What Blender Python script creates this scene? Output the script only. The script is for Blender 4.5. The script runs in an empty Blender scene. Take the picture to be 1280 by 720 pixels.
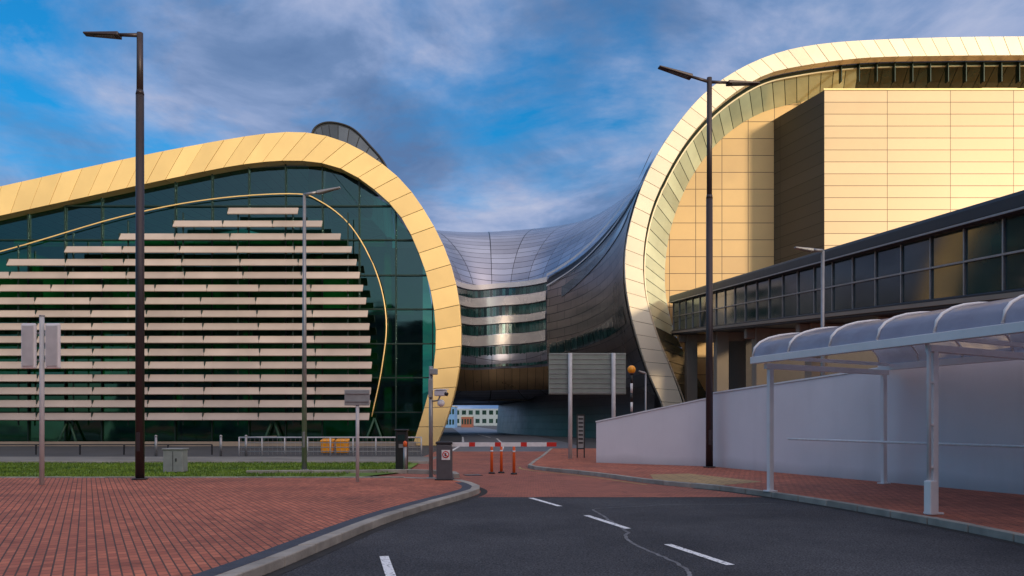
import bpy, math, random
from mathutils import Vector, Matrix
random.seed(4)
scene = bpy.context.scene
R = math.radians

# ------------------------------------------------------------------ materials
def new_mat(name):
    m = bpy.data.materials.new(name); m.use_nodes = True
    nt = m.node_tree; b = nt.nodes["Principled BSDF"]
    return m, nt, b
def rgba(c): return (c[0], c[1], c[2], 1)
def mat(name, c, rough=0.5, metal=0.0, var=0.12, scale=3.0, bump=0.0, island=0.0, spec=None, detail=6):
    m, nt, b = new_mat(name)
    N = nt.nodes; L = nt.links
    tc = N.new("ShaderNodeTexCoord")
    no = N.new("ShaderNodeTexNoise"); no.inputs["Scale"].default_value = scale; no.inputs["Detail"].default_value = detail
    L.new(tc.outputs["Object"], no.inputs["Vector"])
    mp = N.new("ShaderNodeMapRange"); mp.inputs[1].default_value = .3; mp.inputs[2].default_value = .7
    mp.inputs[3].default_value = 1 - var; mp.inputs[4].default_value = 1 + var
    L.new(no.outputs["Fac"], mp.inputs[0])
    last = mp.outputs[0]
    if island > 0:
        g = N.new("ShaderNodeNewGeometry")
        m2 = N.new("ShaderNodeMapRange"); m2.inputs[3].default_value = 1 - island; m2.inputs[4].default_value = 1 + island
        L.new(g.outputs["Random Per Island"], m2.inputs[0])
        mu = N.new("ShaderNodeMath"); mu.operation = 'MULTIPLY'
        L.new(last, mu.inputs[0]); L.new(m2.outputs[0], mu.inputs[1]); last = mu.outputs[0]
    vm = N.new("ShaderNodeVectorMath"); vm.operation = 'SCALE'; vm.inputs[0].default_value = c
    L.new(last, vm.inputs["Scale"]); L.new(vm.outputs[0], b.inputs["Base Color"])
    r2 = N.new("ShaderNodeMapRange"); r2.inputs[3].default_value = max(rough - .08, .02); r2.inputs[4].default_value = min(rough + .1, 1)
    L.new(no.outputs["Fac"], r2.inputs[0]); L.new(r2.outputs[0], b.inputs["Roughness"])
    b.inputs["Metallic"].default_value = metal
    if spec is not None: b.inputs["Specular IOR Level"].default_value = spec
    if bump > 0:
        n2 = N.new("ShaderNodeTexNoise"); n2.inputs["Scale"].default_value = scale * 8; n2.inputs["Detail"].default_value = 4
        L.new(tc.outputs["Object"], n2.inputs["Vector"])
        bp = N.new("ShaderNodeBump"); bp.inputs["Strength"].default_value = bump; bp.inputs["Distance"].default_value = .02
        L.new(n2.outputs["Fac"], bp.inputs["Height"]); L.new(bp.outputs[0], b.inputs["Normal"])
    return m
def tile_mat(name, c1, c2, cm, bw, rh, mortar, rough=.5, metal=0., offset=.5, coord="UV", rot=0., bump=.4, var=.15, nscale=.6, wob=0.0, fine=0.0, stain=0.0):
    m, nt, b = new_mat(name); N = nt.nodes; L = nt.links
    tc = N.new("ShaderNodeTexCoord"); mp = N.new("ShaderNodeMapping"); mp.inputs["Rotation"].default_value = (0, 0, rot)
    L.new(tc.outputs[coord], mp.inputs["Vector"])
    br = N.new("ShaderNodeTexBrick"); br.offset = offset
    br.inputs["Scale"].default_value = 1; br.inputs["Brick Width"].default_value = bw; br.inputs["Row Height"].default_value = rh
    br.inputs["Mortar Size"].default_value = mortar; br.inputs["Mortar Smooth"].default_value = .1; br.inputs["Bias"].default_value = 0
    br.inputs["Color1"].default_value = rgba(c1); br.inputs["Color2"].default_value = rgba(c2); br.inputs["Mortar"].default_value = rgba(cm)
    L.new(mp.outputs[0], br.inputs["Vector"])
    no = N.new("ShaderNodeTexNoise"); no.inputs["Scale"].default_value = nscale; no.inputs["Detail"].default_value = 7; no.inputs["Roughness"].default_value = .6
    L.new(tc.outputs["Object"], no.inputs["Vector"])
    mr = N.new("ShaderNodeMapRange"); mr.inputs[1].default_value = .3; mr.inputs[2].default_value = .7
    mr.inputs[3].default_value = 1 - var; mr.inputs[4].default_value = 1 + var
    L.new(no.outputs["Fac"], mr.inputs[0]); sc = mr.outputs[0]
    if stain > 0:
        ns = N.new("ShaderNodeTexNoise"); ns.inputs["Scale"].default_value = 2.6; ns.inputs["Detail"].default_value = 8; ns.inputs["Distortion"].default_value = .6
        L.new(tc.outputs["Object"], ns.inputs["Vector"])
        ms = N.new("ShaderNodeMapRange"); ms.inputs[1].default_value = .56; ms.inputs[2].default_value = .70; ms.inputs[3].default_value = 1; ms.inputs[4].default_value = 1 - stain
        L.new(ns.outputs["Fac"], ms.inputs[0]); mm = N.new("ShaderNodeMath"); mm.operation = 'MULTIPLY'; L.new(sc, mm.inputs[0]); L.new(ms.outputs[0], mm.inputs[1]); sc = mm.outputs[0]
    vm = N.new("ShaderNodeVectorMath"); vm.operation = 'SCALE'
    L.new(br.outputs["Color"], vm.inputs[0]); L.new(sc, vm.inputs["Scale"])
    L.new(vm.outputs[0], b.inputs["Base Color"])
    b.inputs["Metallic"].default_value = metal
    rr = N.new("ShaderNodeMapRange"); rr.inputs[3].default_value = max(rough - .1, .03); rr.inputs[4].default_value = rough + .1
    L.new(no.outputs["Fac"], rr.inputs[0]); L.new(rr.outputs[0], b.inputs["Roughness"])
    inv = N.new("ShaderNodeMath"); inv.operation = 'SUBTRACT'; inv.inputs[0].default_value = 1
    L.new(br.outputs["Fac"], inv.inputs[1])
    h = inv.outputs[0]
    if wob > 0:
        n3 = N.new("ShaderNodeTexNoise"); n3.inputs["Scale"].default_value = .5; L.new(tc.outputs["Object"], n3.inputs["Vector"])
        ma = N.new("ShaderNodeMath"); ma.operation = 'MULTIPLY_ADD'; ma.inputs[1].default_value = wob
        L.new(n3.outputs["Fac"], ma.inputs[0]); L.new(h, ma.inputs[2]); h = ma.outputs[0]
    if fine > 0:
        n4 = N.new("ShaderNodeTexNoise"); n4.inputs["Scale"].default_value = 60; L.new(tc.outputs["Object"], n4.inputs["Vector"])
        ma = N.new("ShaderNodeMath"); ma.operation = 'MULTIPLY_ADD'; ma.inputs[1].default_value = fine
        L.new(n4.outputs["Fac"], ma.inputs[0]); L.new(h, ma.inputs[2]); h = ma.outputs[0]
    bp = N.new("ShaderNodeBump"); bp.inputs["Strength"].default_value = bump; bp.inputs["Distance"].default_value = .02
    L.new(h, bp.inputs["Height"]); L.new(bp.outputs[0], b.inputs["Normal"])
    return m
def glass_mat(name, tint, refl=(.8, .9, .9), base=.12, rough=.03, island=.5):
    """architectural glazing: tinted see-through pane with fresnel reflection"""
    m = bpy.data.materials.new(name); m.use_nodes = True; nt = m.node_tree; N = nt.nodes; L = nt.links
    N.clear(); out = N.new("ShaderNodeOutputMaterial")
    tr = N.new("ShaderNodeBsdfTransparent"); gl = N.new("ShaderNodeBsdfGlossy"); mx = N.new("ShaderNodeMixShader")
    gl.inputs["Roughness"].default_value = rough; gl.inputs["Color"].default_value = rgba(refl)
    lw = N.new("ShaderNodeLayerWeight"); lw.inputs["Blend"].default_value = .35
    mr = N.new("ShaderNodeMapRange"); mr.inputs[3].default_value = base; mr.inputs[4].default_value = .8
    L.new(lw.outputs["Fresnel"], mr.inputs[0]); L.new(mr.outputs[0], mx.inputs[0])
    g = N.new("ShaderNodeNewGeometry"); m2 = N.new("ShaderNodeMapRange")
    m2.inputs[3].default_value = 1 - island; m2.inputs[4].default_value = 1 + island
    L.new(g.outputs["Random Per Island"], m2.inputs[0])
    vm = N.new("ShaderNodeVectorMath"); vm.operation = 'SCALE'; vm.inputs[0].default_value = tint
    L.new(m2.outputs[0], vm.inputs["Scale"]); L.new(vm.outputs[0], tr.inputs["Color"])
    tc = N.new("ShaderNodeTexCoord"); no = N.new("ShaderNodeTexNoise"); no.inputs["Scale"].default_value = .35
    L.new(tc.outputs["Object"], no.inputs["Vector"]); bp = N.new("ShaderNodeBump"); bp.inputs["Strength"].default_value = .25; bp.inputs["Distance"].default_value = .08
    L.new(no.outputs["Fac"], bp.inputs["Height"]); L.new(bp.outputs[0], gl.inputs["Normal"])
    L.new(tr.outputs[0], mx.inputs[1]); L.new(gl.outputs[0], mx.inputs[2]); L.new(mx.outputs[0], out.inputs[0])
    return m

M = {}
M['gold'] = mat("gold_panel", (.88, .60, .25), .36, .15, .06, .5, island=.09)
M['gold_pale'] = mat("pale_gold_panel", (.88, .73, .54), .36, .12, .06, .5, island=.07)
M['seam'] = mat("seam_dark", (.10, .07, .04), .7)
M['goldwall'] = tile_mat("gold_wall_tiles", (.60, .41, .24), (.54, .37, .21), (.12, .07, .03), 4.6, .87, .022, .42, .12, offset=0., var=.12, nscale=.15)
M['goldwall2'] = tile_mat("gold_inner_tiles", (.60, .385, .17), (.54, .34, .155), (.10, .06, .03), 2.1, 1.35, .025, .42, .12, offset=0., var=.12, nscale=.15)
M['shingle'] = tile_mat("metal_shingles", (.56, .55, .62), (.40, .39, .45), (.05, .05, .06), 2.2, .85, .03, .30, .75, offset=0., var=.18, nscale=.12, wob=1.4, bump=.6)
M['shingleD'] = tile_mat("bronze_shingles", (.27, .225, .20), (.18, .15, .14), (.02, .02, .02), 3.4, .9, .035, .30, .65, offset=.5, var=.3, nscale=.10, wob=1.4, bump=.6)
M['dark'] = mat("dark_metal", (.03, .03, .035), .45, .3)
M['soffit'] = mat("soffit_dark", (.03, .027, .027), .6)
M['glassG'] = glass_mat("green_glass", (.05, .31, .16), (.42, .72, .74), .075, .04, .4)
M['mull'] = mat("mullion_green", (.012, .03, .024), .4, .3)
M['winglass'] = mat("dark_window_glass", (.014, .035, .034), .06, 0, .3, .4, island=.25, spec=.8)
M['linkglass'] = mat("teal_window_glass", (.03, .09, .08), .08, .2, .3, .4, island=.8, spec=.9)
M['palegl'] = mat("pale_green_glazing", (.62, .66, .50), .15, .1, .12, .4, island=.2, spec=.7)
M['louvre'] = mat("louvre_aluminium", (.42, .345, .31), .55, .1, .10, .6, island=.12)
M['white'] = mat("white_metal", (.82, .80, .80), .4, 0, .06, 2)
M['spandrel'] = mat("spandrel_panel", (.78, .70, .62), .25, .3, .08, .5)
M['int'] = mat("interior_green", (.12, .38, .24), .7, 0, .35, .3)
M['slab'] = mat("interior_slab", (.28, .38, .29), .7)
M['pole'] = mat("pole_brown", (.055, .042, .045), .42, .4, .1, 2)
M['steel'] = mat("galvanised_steel", (.34, .33, .33), .4, .6, .12, 4)
M['cabinet'] = mat("cabinet_grey", (.30, .31, .31), .6, 0, .1, 5)
M['signgrey'] = mat("sign_panel_grey", (.55, .54, .54), .5, 0, .1, 3)
M['dkcab'] = mat("cabinet_dark_grey", (.10, .10, .11), .5, .1, .1, 5)
M['signback'] = mat("sign_back", (.24, .27, .24), .45, .3, .1, 2)
M['kerb'] = mat("kerb_concrete", (.34, .31, .27), .9, 0, .22, 3, bump=.3, island=.14)
M['kerbdark'] = mat("paving_border", (.055, .06, .08), .8, 0, .2, 6, bump=.3)
M['red'] = mat("red_paint", (.62, .03, .02), .4)
M['orange'] = mat("orange_plastic", (.85, .13, .02), .4)
M['amber'] = mat("amber_globe", (.95, .36, .02), .25)
M['whitep'] = mat("white_paint", (.8, .8, .8), .6, 0, .08, 8)
M['black'] = mat("black_paint", (.02, .02, .022), .4)
M['tan'] = tile_mat("tan_pavers", (.44, .29, .13), (.38, .25, .12), (.15, .1, .06), .4, .4, .012, .85, coord="Object", rot=.5)
M['lowwall'] = mat("beige_concrete", (.32, .25, .19), .8, 0, .12, .5)
M['brick'] = tile_mat("red_brick_paving", (.54, .165, .09), (.38, .105, .06), (.10, .05, .035), .21, .105, .009, .8, coord="Object", rot=R(62), bump=.6, var=.28, nscale=.45, fine=.3, stain=.3)
M['brick2'] = tile_mat("red_brick_road", (.44, .135, .08), (.34, .10, .06), (.09, .05, .04), .21, .105, .009, .75, coord="Object", rot=R(20), bump=.5, var=.25, nscale=.5, fine=.3, stain=.4)
def wall_mat():
    """painted render with faint rain streaks and grime near the foot"""
    m, nt, b = new_mat("white_render"); N = nt.nodes; L = nt.links
    tc = N.new("ShaderNodeTexCoord")
    mp = N.new("ShaderNodeMapping"); mp.inputs["Scale"].default_value = (.9, .9, .15); L.new(tc.outputs["Object"], mp.inputs[0])
    s = N.new("ShaderNodeTexNoise"); s.inputs["Scale"].default_value = 1.6; s.inputs["Detail"].default_value = 5; L.new(mp.outputs[0], s.inputs["Vector"])
    n = N.new("ShaderNodeTexNoise"); n.inputs["Scale"].default_value = .7; n.inputs["Detail"].default_value = 8; L.new(tc.outputs["Object"], n.inputs["Vector"])
    a = N.new("ShaderNodeMapRange"); a.inputs[1].default_value = .5; a.inputs[2].default_value = .8; a.inputs[3].default_value = 1; a.inputs[4].default_value = .91; L.new(s.outputs["Fac"], a.inputs[0])
    c = N.new("ShaderNodeMapRange"); c.inputs[1].default_value = .3; c.inputs[2].default_value = .7; c.inputs[3].default_value = .95; c.inputs[4].default_value = 1.03; L.new(n.outputs["Fac"], c.inputs[0])
    sp = N.new("ShaderNodeSeparateXYZ"); L.new(tc.outputs["Object"], sp.inputs[0])
    wob = N.new("ShaderNodeMath"); wob.operation = 'MULTIPLY_ADD'; wob.inputs[1].default_value = -.5; L.new(n.outputs["Fac"], wob.inputs[0]); L.new(sp.outputs[2], wob.inputs[2])
    d = N.new("ShaderNodeMapRange"); d.inputs[1].default_value = -.15; d.inputs[2].default_value = .2; d.inputs[3].default_value = .72; d.inputs[4].default_value = 1; L.new(wob.outputs[0], d.inputs[0])
    m1 = N.new("ShaderNodeMath"); m1.operation = 'MULTIPLY'; L.new(a.outputs[0], m1.inputs[0]); L.new(c.outputs[0], m1.inputs[1])
    m2 = N.new("ShaderNodeMath"); m2.operation = 'MULTIPLY'; L.new(m1.outputs[0], m2.inputs[0]); L.new(d.outputs[0], m2.inputs[1])
    vm = N.new("ShaderNodeVectorMath"); vm.operation = 'SCALE'; vm.inputs[0].default_value = (.82, .78, .80); L.new(m2.outputs[0], vm.inputs["Scale"])
    L.new(vm.outputs[0], b.inputs["Base Color"]); b.inputs["Roughness"].default_value = .85
    f = N.new("ShaderNodeTexNoise"); f.inputs["Scale"].default_value = 40; L.new(tc.outputs["Object"], f.inputs["Vector"])
    bp = N.new("ShaderNodeBump"); bp.inputs["Strength"].default_value = .15; bp.inputs["Distance"].default_value = .01; L.new(f.outputs["Fac"], bp.inputs["Height"]); L.new(bp.outputs[0], b.inputs["Normal"])
    return m
M['wall'] = wall_mat()
def asphalt():
    m, nt, b = new_mat("asphalt"); N = nt.nodes; L = nt.links
    tc = N.new("ShaderNodeTexCoord")
    a = N.new("ShaderNodeTexNoise"); a.inputs["Scale"].default_value = .35; a.inputs["Detail"].default_value = 8; a.inputs["Roughness"].default_value = .65
    f = N.new("ShaderNodeTexNoise"); f.inputs["Scale"].default_value = 45; f.inputs["Detail"].default_value = 4
    v = N.new("ShaderNodeTexVoronoi"); v.inputs["Scale"].default_value = 60
    for n in (a, f, v): L.new(tc.outputs["Object"], n.inputs["Vector"])
    r = N.new("ShaderNodeValToRGB"); r.color_ramp.elements[0].position = .3; r.color_ramp.elements[1].position = .72
    r.color_ramp.elements[0].color = (.024, .025, .030, 1); r.color_ramp.elements[1].color = (.070, .071, .078, 1)
    L.new(a.outputs["Fac"], r.inputs[0])
    r2 = N.new("ShaderNodeMapRange"); r2.inputs[1].default_value = .35; r2.inputs[2].default_value = .70; r2.inputs[3].default_value = .3; r2.inputs[4].default_value = 2.4
    L.new(f.outputs["Fac"], r2.inputs[0])
    vm = N.new("ShaderNodeVectorMath"); vm.operation = 'SCALE'; L.new(r.outputs[0], vm.inputs[0]); L.new(r2.outputs[0], vm.inputs["Scale"])
    L.new(vm.outputs[0], b.inputs["Base Color"]); b.inputs["Roughness"].default_value = .82; b.inputs["Specular IOR Level"].default_value = .3
    bp = N.new("ShaderNodeBump"); bp.inputs["Strength"].default_value = .8; bp.inputs["Distance"].default_value = .012
    L.new(v.outputs["Distance"], bp.inputs["Height"]); L.new(bp.outputs[0], b.inputs["Normal"])
    return m
M['asphalt'] = asphalt()
M['ground'] = mat("ground_tarmac", (.06, .06, .062), .85, 0, .2, .5, bump=.2)
def grass_mat():
    m, nt, b = new_mat("grass_green"); N = nt.nodes; L = nt.links
    tc = N.new("ShaderNodeTexCoord"); g = N.new("ShaderNodeNewGeometry")
    no = N.new("ShaderNodeTexNoise"); no.inputs["Scale"].default_value = .6; no.inputs["Detail"].default_value = 8; no.inputs["Roughness"].default_value = .7
    L.new(tc.outputs["Object"], no.inputs["Vector"])
    r = N.new("ShaderNodeValToRGB"); r.color_ramp.elements[0].position = .35; r.color_ramp.elements[1].position = .68
    r.color_ramp.elements[0].color = (.07, .14, .012, 1); r.color_ramp.elements[1].color = (.22, .32, .03, 1)
    L.new(no.outputs["Fac"], r.inputs[0])
    mr = N.new("ShaderNodeMapRange"); mr.inputs[3].default_value = .6; mr.inputs[4].default_value = 1.3
    L.new(g.outputs["Random Per Island"], mr.inputs[0])
    vm = N.new("ShaderNodeVectorMath"); vm.operation = 'SCALE'; L.new(r.outputs[0], vm.inputs[0]); L.new(mr.outputs[0], vm.inputs["Scale"])
    L.new(vm.outputs[0], b.inputs["Base Color"]); b.inputs["Roughness"].default_value = .8
    return m
M['grass'] = grass_mat()
def canopy_mat():
    m, nt, b = new_mat("canopy_polycarbonate"); N = nt.nodes; L = nt.links
    b.inputs["Base Color"].default_value = (.34, .36, .45, 1); b.inputs["Roughness"].default_value = .25
    out = [n for n in N if n.type == 'OUTPUT_MATERIAL'][0]
    tr = N.new("ShaderNodeBsdfTransparent"); tr.inputs[0].default_value = (.6, .65, .8, 1)
    tl = N.new("ShaderNodeBsdfTranslucent"); tl.inputs[0].default_value = (.45, .48, .6, 1)
    m1 = N.new("ShaderNodeMixShader"); m1.inputs[0].default_value = .3
    L.new(b.outputs[0], m1.inputs[1]); L.new(tl.outputs[0], m1.inputs[2])
    tc = N.new("ShaderNodeTexCoord"); no = N.new("ShaderNodeTexNoise"); no.inputs["Scale"].default_value = 1.8; no.inputs["Detail"].default_value = 8
    L.new(tc.outputs["Object"], no.inputs["Vector"])
    mr = N.new("ShaderNodeMapRange"); mr.inputs[1].default_value = .35; mr.inputs[2].default_value = .7; mr.inputs[3].default_value = .0; mr.inputs[4].default_value = .35; L.new(no.outputs["Fac"], mr.inputs[0])
    m2 = N.new("ShaderNodeMixShader"); L.new(mr.outputs[0], m2.inputs[0]); L.new(m1.outputs[0], m2.inputs[1]); L.new(tr.outputs[0], m2.inputs[2])
    L.new(m2.outputs[0], out.inputs[0])
    return m
M['canopy'] = canopy_mat()

# ------------------------------------------------------------------ helpers
def empty(name, loc=(0, 0, 0)):
    e = bpy.data.objects.new(name, None); e.location = loc; e.empty_display_size = .3
    scene.collection.objects.link(e); return e
def attach(o, p):
    if p is not None:
        o.parent = p; o.matrix_parent_inverse = Matrix.Translation(-Vector(p.location))
def mesh(name, vs, fs, m, parent=None, uvs=None, smooth=False, bevel=0.):
    me = bpy.data.meshes.new(name); me.from_pydata([tuple(v) for v in vs], [], fs)
    if uvs is not None:
        ul = me.uv_layers.new(name="UVMap")
        for l in me.loops: ul.data[l.index].uv = uvs[l.vertex_index]
    me.materials.append(m)
    if smooth:
        for p in me.polygons: p.use_smooth = True
    me.update()
    o = bpy.data.objects.new(name, me); scene.collection.objects.link(o); attach(o, parent)
    if bevel > 0:
        b = o.modifiers.new("bevel", 'BEVEL'); b.width = bevel; b.segments = 2; b.limit_method = 'ANGLE'
    return o
BF = [(0, 3, 2, 1), (4, 5, 6, 7), (0, 1, 5, 4), (1, 2, 6, 5), (2, 3, 7, 6), (3, 0, 4, 7)]
def hexa(vs, vl, fl):
    b = len(vl); vl.extend(vs); fl.extend([tuple(b + i for i in f) for f in BF])
def boxv(c, s, rz=0., rx=0.):
    x, y, z = s[0] / 2, s[1] / 2, s[2] / 2
    Mx = Matrix.Rotation(rz, 3, 'Z') @ Matrix.Rotation(rx, 3, 'X')
    return [Vector(c) + Mx @ Vector(p) for p in [(-x, -y, -z), (x, -y, -z), (x, y, -z), (-x, y, -z), (-x, -y, z), (x, -y, z), (x, y, z), (-x, y, z)]]
def box(name, c, s, m, parent=None, rz=0., rx=0., bevel=0.):
    v, f = [], []; hexa(boxv(c, s, rz, rx), v, f)
    return mesh(name, v, f, m, parent, bevel=bevel)
def boxes(name, lst, m, parent=None, bevel=0.):
    v, f = [], []
    for t in lst: hexa(boxv(*t), v, f)
    return mesh(name, v, f, m, parent, bevel=bevel)
def tube(name, pts, rad, m, parent=None, seg=12):
    pts = [Vector(p) for p in pts]; n = len(pts)
    if not isinstance(rad, (list, tuple)): rad = [rad] * n
    vs, fs = [], []
    for i, p in enumerate(pts):
        d = (pts[min(i + 1, n - 1)] - pts[max(i - 1, 0)]).normalized()
        up = Vector((0, 0, 1)) if abs(d.z) < .9 else Vector((0, 1, 0))
        a = d.cross(up).normalized(); b = d.cross(a).normalized()
        for k in range(seg):
            t = 2 * math.pi * k / seg; vs.append(p + (a * math.cos(t) + b * math.sin(t)) * rad[i])
    for i in range(n - 1):
        for k in range(seg):
            fs.append((i * seg + k, i * seg + (k + 1) % seg, (i + 1) * seg + (k + 1) % seg, (i + 1) * seg + k))
    fs.append(tuple(range(seg))[::-1]); fs.append(tuple((n - 1) * seg + k for k in range(seg)))
    o = mesh(name, vs, fs, m, parent)
    for p in o.data.polygons:
        if len(p.vertices) == 4: p.use_smooth = True
    return o
def sphere(name, c, r, m, parent=None, sx=1, sz=1, seg=18, rings=10):
    vs, fs = [], []
    for i in range(rings + 1):
        t = math.pi * i / rings
        for k in range(seg):
            a = 2 * math.pi * k / seg
            vs.append((c[0] + r * sx * math.sin(t) * math.cos(a), c[1] + r * sx * math.sin(t) * math.sin(a), c[2] + r * sz * math.cos(t)))
    for i in range(rings):
        for k in range(seg): fs.append((i * seg + k, (i + 1) * seg + k, (i + 1) * seg + (k + 1) % seg, i * seg + (k + 1) % seg))
    return mesh(name, vs, fs, m, parent, smooth=True)
def prism(name, pts, z0, z1, m, parent=None):
    n = len(pts); v = [(p[0], p[1], z1) for p in pts] + [(p[0], p[1], z0) for p in pts]
    f = [tuple(range(n))] + [(i, n + i, n + (i + 1) % n, (i + 1) % n) for i in range(n)]
    return mesh(name, v, f, m, parent)
def cr(pts, k):
    out = []; n = len(pts); D = len(pts[0])
    for i in range(n - 1):
        p0 = pts[i - 1] if i > 0 else [2 * a - b for a, b in zip(pts[0], pts[1])]
        p1 = pts[i]; p2 = pts[i + 1]
        p3 = pts[i + 2] if i + 2 < n else [2 * a - b for a, b in zip(pts[-1], pts[-2])]
        for j in range(k):
            t = j / k
            out.append([.5 * ((2 * p1[d]) + (-p0[d] + p2[d]) * t + (2 * p0[d] - 5 * p1[d] + 4 * p2[d] - p3[d]) * t * t + (-p0[d] + 3 * p1[d] - 3 * p2[d] + p3[d]) * t ** 3) for d in range(D)])
    out.append(list(pts[-1])); return out
def arc(pts):
    s = [0.]
    for a, b in zip(pts, pts[1:]): s.append(s[-1] + math.dist(a, b))
    return s
def at(pts, s, x):
    x = min(max(x, 0), s[-1])
    for i in range(len(s) - 1):
        if x <= s[i + 1] or i == len(s) - 2:
            t = (x - s[i]) / max(s[i + 1] - s[i], 1e-9)
            return [a + (b - a) * t for a, b in zip(pts[i], pts[i + 1])]
def offset_line(pts, d):
    out = []
    for i, p in enumerate(pts):
        a = pts[max(i - 1, 0)]; b = pts[min(i + 1, len(pts) - 1)]
        t = Vector((b[0] - a[0], b[1] - a[1])).normalized()
        out.append((p[0] - t.y * d, p[1] + t.x * d))
    return out
def strip(name, a, b, z, m, parent=None):
    n = len(a); v = [(p[0], p[1], z) for p in a] + [(p[0], p[1], z) for p in b]
    return mesh(name, v, [(i, i + 1, n + i + 1, n + i) for i in range(n - 1)], m, parent)

# ------------------------------------------------------------------ ground, roads, paving
mesh("ground", [(-900, -300, 0), (900, -300, 0), (900, 1500, 0), (-900, 1500, 0)], [(0, 1, 2, 3)], M['ground'])
mesh("road", [(-5, -8, .004), (9, -8, .004), (8, 17.4, .004), (-3, 17.4, .004)], [(0, 1, 2, 3)], M['asphalt'])
mesh("brick_road", [(-4, 17.4, .008), (8, 17.4, .008), (6, 44, .008), (-4.2, 44, .008)], [(0, 1, 2, 3)], M['brick2'])
far = cr([(0.2, 44), (.2, 60), (-.8, 80), (-3, 110), (-8, 170), (-16, 260)], 6)
strip("far_road", offset_line(far, 4.2), offset_line(far, -4.2), .006, mat("worn_road", (.13, .135, .15), .5, 0, .25, .5))
L0 = cr([(-4.6, -4), (-3.6, 3), (-2.65, 8.55), (-2.43, 10.1), (-2.06, 12.7), (-1.6, 14.8), (-.98, 17.1), (-.74, 18.3), (-.85, 19.6), (-1.5, 21.3), (-2.9, 22.0)], 5)
R0 = cr([(7.7, -4), (7.25, 5), (6.9, 10.4), (6.57, 13.2), (5.95, 16.2), (5.0, 19.0), (3.76, 20.9), (2.4, 24.3), (.7, 27.5), (.7, 30), (1.3, 36), (2.2, 46)], 5)
def kerb(name, line, side, h=.125, w=.14, L=.92):
    a = line; b = offset_line(line, side * w); sa = arc(a); sb = arc(b)
    n = int(sa[-1] / L); v, f = [], []
    for i in range(n):
        t0, t1 = (i + .012) / n, (i + .988) / n
        q = [at(a, sa, t0 * sa[-1]), at(a, sa, t1 * sa[-1]), at(b, sb, t1 * sb[-1]), at(b, sb, t0 * sb[-1])]
        hh = h + random.uniform(-.004, .004)
        hexa([Vector((p[0], p[1], 0)) for p in q] + [Vector((p[0], p[1], hh)) for p in q], v, f)
    return mesh(name, v, f, M['kerb'], bevel=.014)
kerb("kerb", L0, 1, w=.2); kerb("kerb", R0, -1)
grime = mat("gutter_grime", (.025, .024, .024), .9, 0, .4, 3)
strip("gutter", L0[:-6], offset_line(L0, -.16)[:-6], .0085, grime); strip("gutter", R0[:28], offset_line(R0, .14)[:28], .0085, grime)
Lin = offset_line(L0, .202); Rin = offset_line(R0, -.142)
prism("pavement", [tuple(p) for p in Lin] + [(-60, 22.0), (-60, -4)], 0, .115, M['brick'])
strip("pavement_border", Lin[:-8], offset_line(L0, .44)[:-8], .119, M['kerbdark'])
prism("pavement", [tuple(p) for p in Rin] + [(13, 46), (24, 20), (24, -4)], 0, .115, M['brick'])
mesh("tactile_paving", [(3.75, 21.15, .119), (5.1, 19.35, .119), (6.4, 20.4, .119), (5.2, 23.6, .119), (4.0, 23.2, .119)], [(0, 1, 2, 3, 4)], M['tan'])
mesh("grass_lawn", [(-60, 22.16, .05), (-4.9, 22.16, .05), (-3.4, 25.5, .05), (-3.6, 31, .05), (-60, 31, .05)], [(0, 1, 2, 3, 4)], M['grass'])
vs, fs = [], []
for i in range(26000):
    y = 22.2 + 8.7 * random.random(); x = -3.8 - random.random() * (y * .66)
    if y < 25 and x > -5: continue
    a = random.random() * 6.28; h = random.uniform(.03, .085); w = .012 + y * .0004
    b = len(vs); vs += [(x - w * math.cos(a), y - w * math.sin(a), .04), (x + w * math.cos(a), y + w * math.sin(a), .04), (x + random.uniform(-.04, .04), y + random.uniform(-.04, .04), .05 + h)]
    fs.append((b, b + 1, b + 2))
mesh("grass", vs, fs, M['grass'])
kerb("kerb", [(-60, 22.02), (-2.95, 22.02)], 1, h=.13, w=.13)
kerb("kerb", [(-8.2, 24.6), (-3.1, 25.2), (-1.9, 24.6), (-1.7, 23.2)], 1, h=.14, w=.18)
kerb("kerb", [(-60, 31.05), (-3.2, 31.05)], 1, h=.12, w=.15)
mesh("footpath", [(-60, 31.25, .01), (-3.4, 31.25, .01), (-3.4, 37.5, .01), (-60, 37.5, .01)], [(0, 1, 2, 3)], mat("path_concrete", (.20, .19, .17), .9, 0, .2, .7))
def mark(name, pts, w, m=M['whitep'], z=.009):
    a = offset_line(pts, w / 2); b = offset_line(pts, -w / 2); return strip(name, a, b, z, m)
def worn_paint():
    m, nt, b = new_mat("worn_white_paint"); N = nt.nodes; L = nt.links
    tc = N.new("ShaderNodeTexCoord"); no = N.new("ShaderNodeTexNoise"); no.inputs["Scale"].default_value = 25; no.inputs["Detail"].default_value = 6
    L.new(tc.outputs["Object"], no.inputs["Vector"]); r = N.new("ShaderNodeValToRGB")
    r.color_ramp.elements[0].position = .36; r.color_ramp.elements[1].position = .45
    r.color_ramp.elements[0].color = (.15, .15, .16, 1); r.color_ramp.elements[1].color = (.88, .88, .88, 1)
    L.new(no.outputs["Fac"], r.inputs[0]); L.new(r.outputs[0], b.inputs["Base Color"]); b.inputs["Roughness"].default_value = .6
    return m
wp = worn_paint()
mark("lane_marking", [(.40, 17.2), (.93, 15.5)], .11, wp, z=.012)
mark("lane_marking", [(1.30, 14.0), (1.78, 12.25)], .11, wp, z=.012)
mark("lane_marking", [(2.08, 10.7), (2.50, 9.15)], .11, wp, z=.012)
mark("lane_marking", [(2.75, 7.8), (3.0, 6.2)], .11, wp, z=.012)
mark("lane_marking", [(-1.56, 9.75), (-1.2, 8.1), (-1.0, 6.8)], .11, wp, z=.012)
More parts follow.
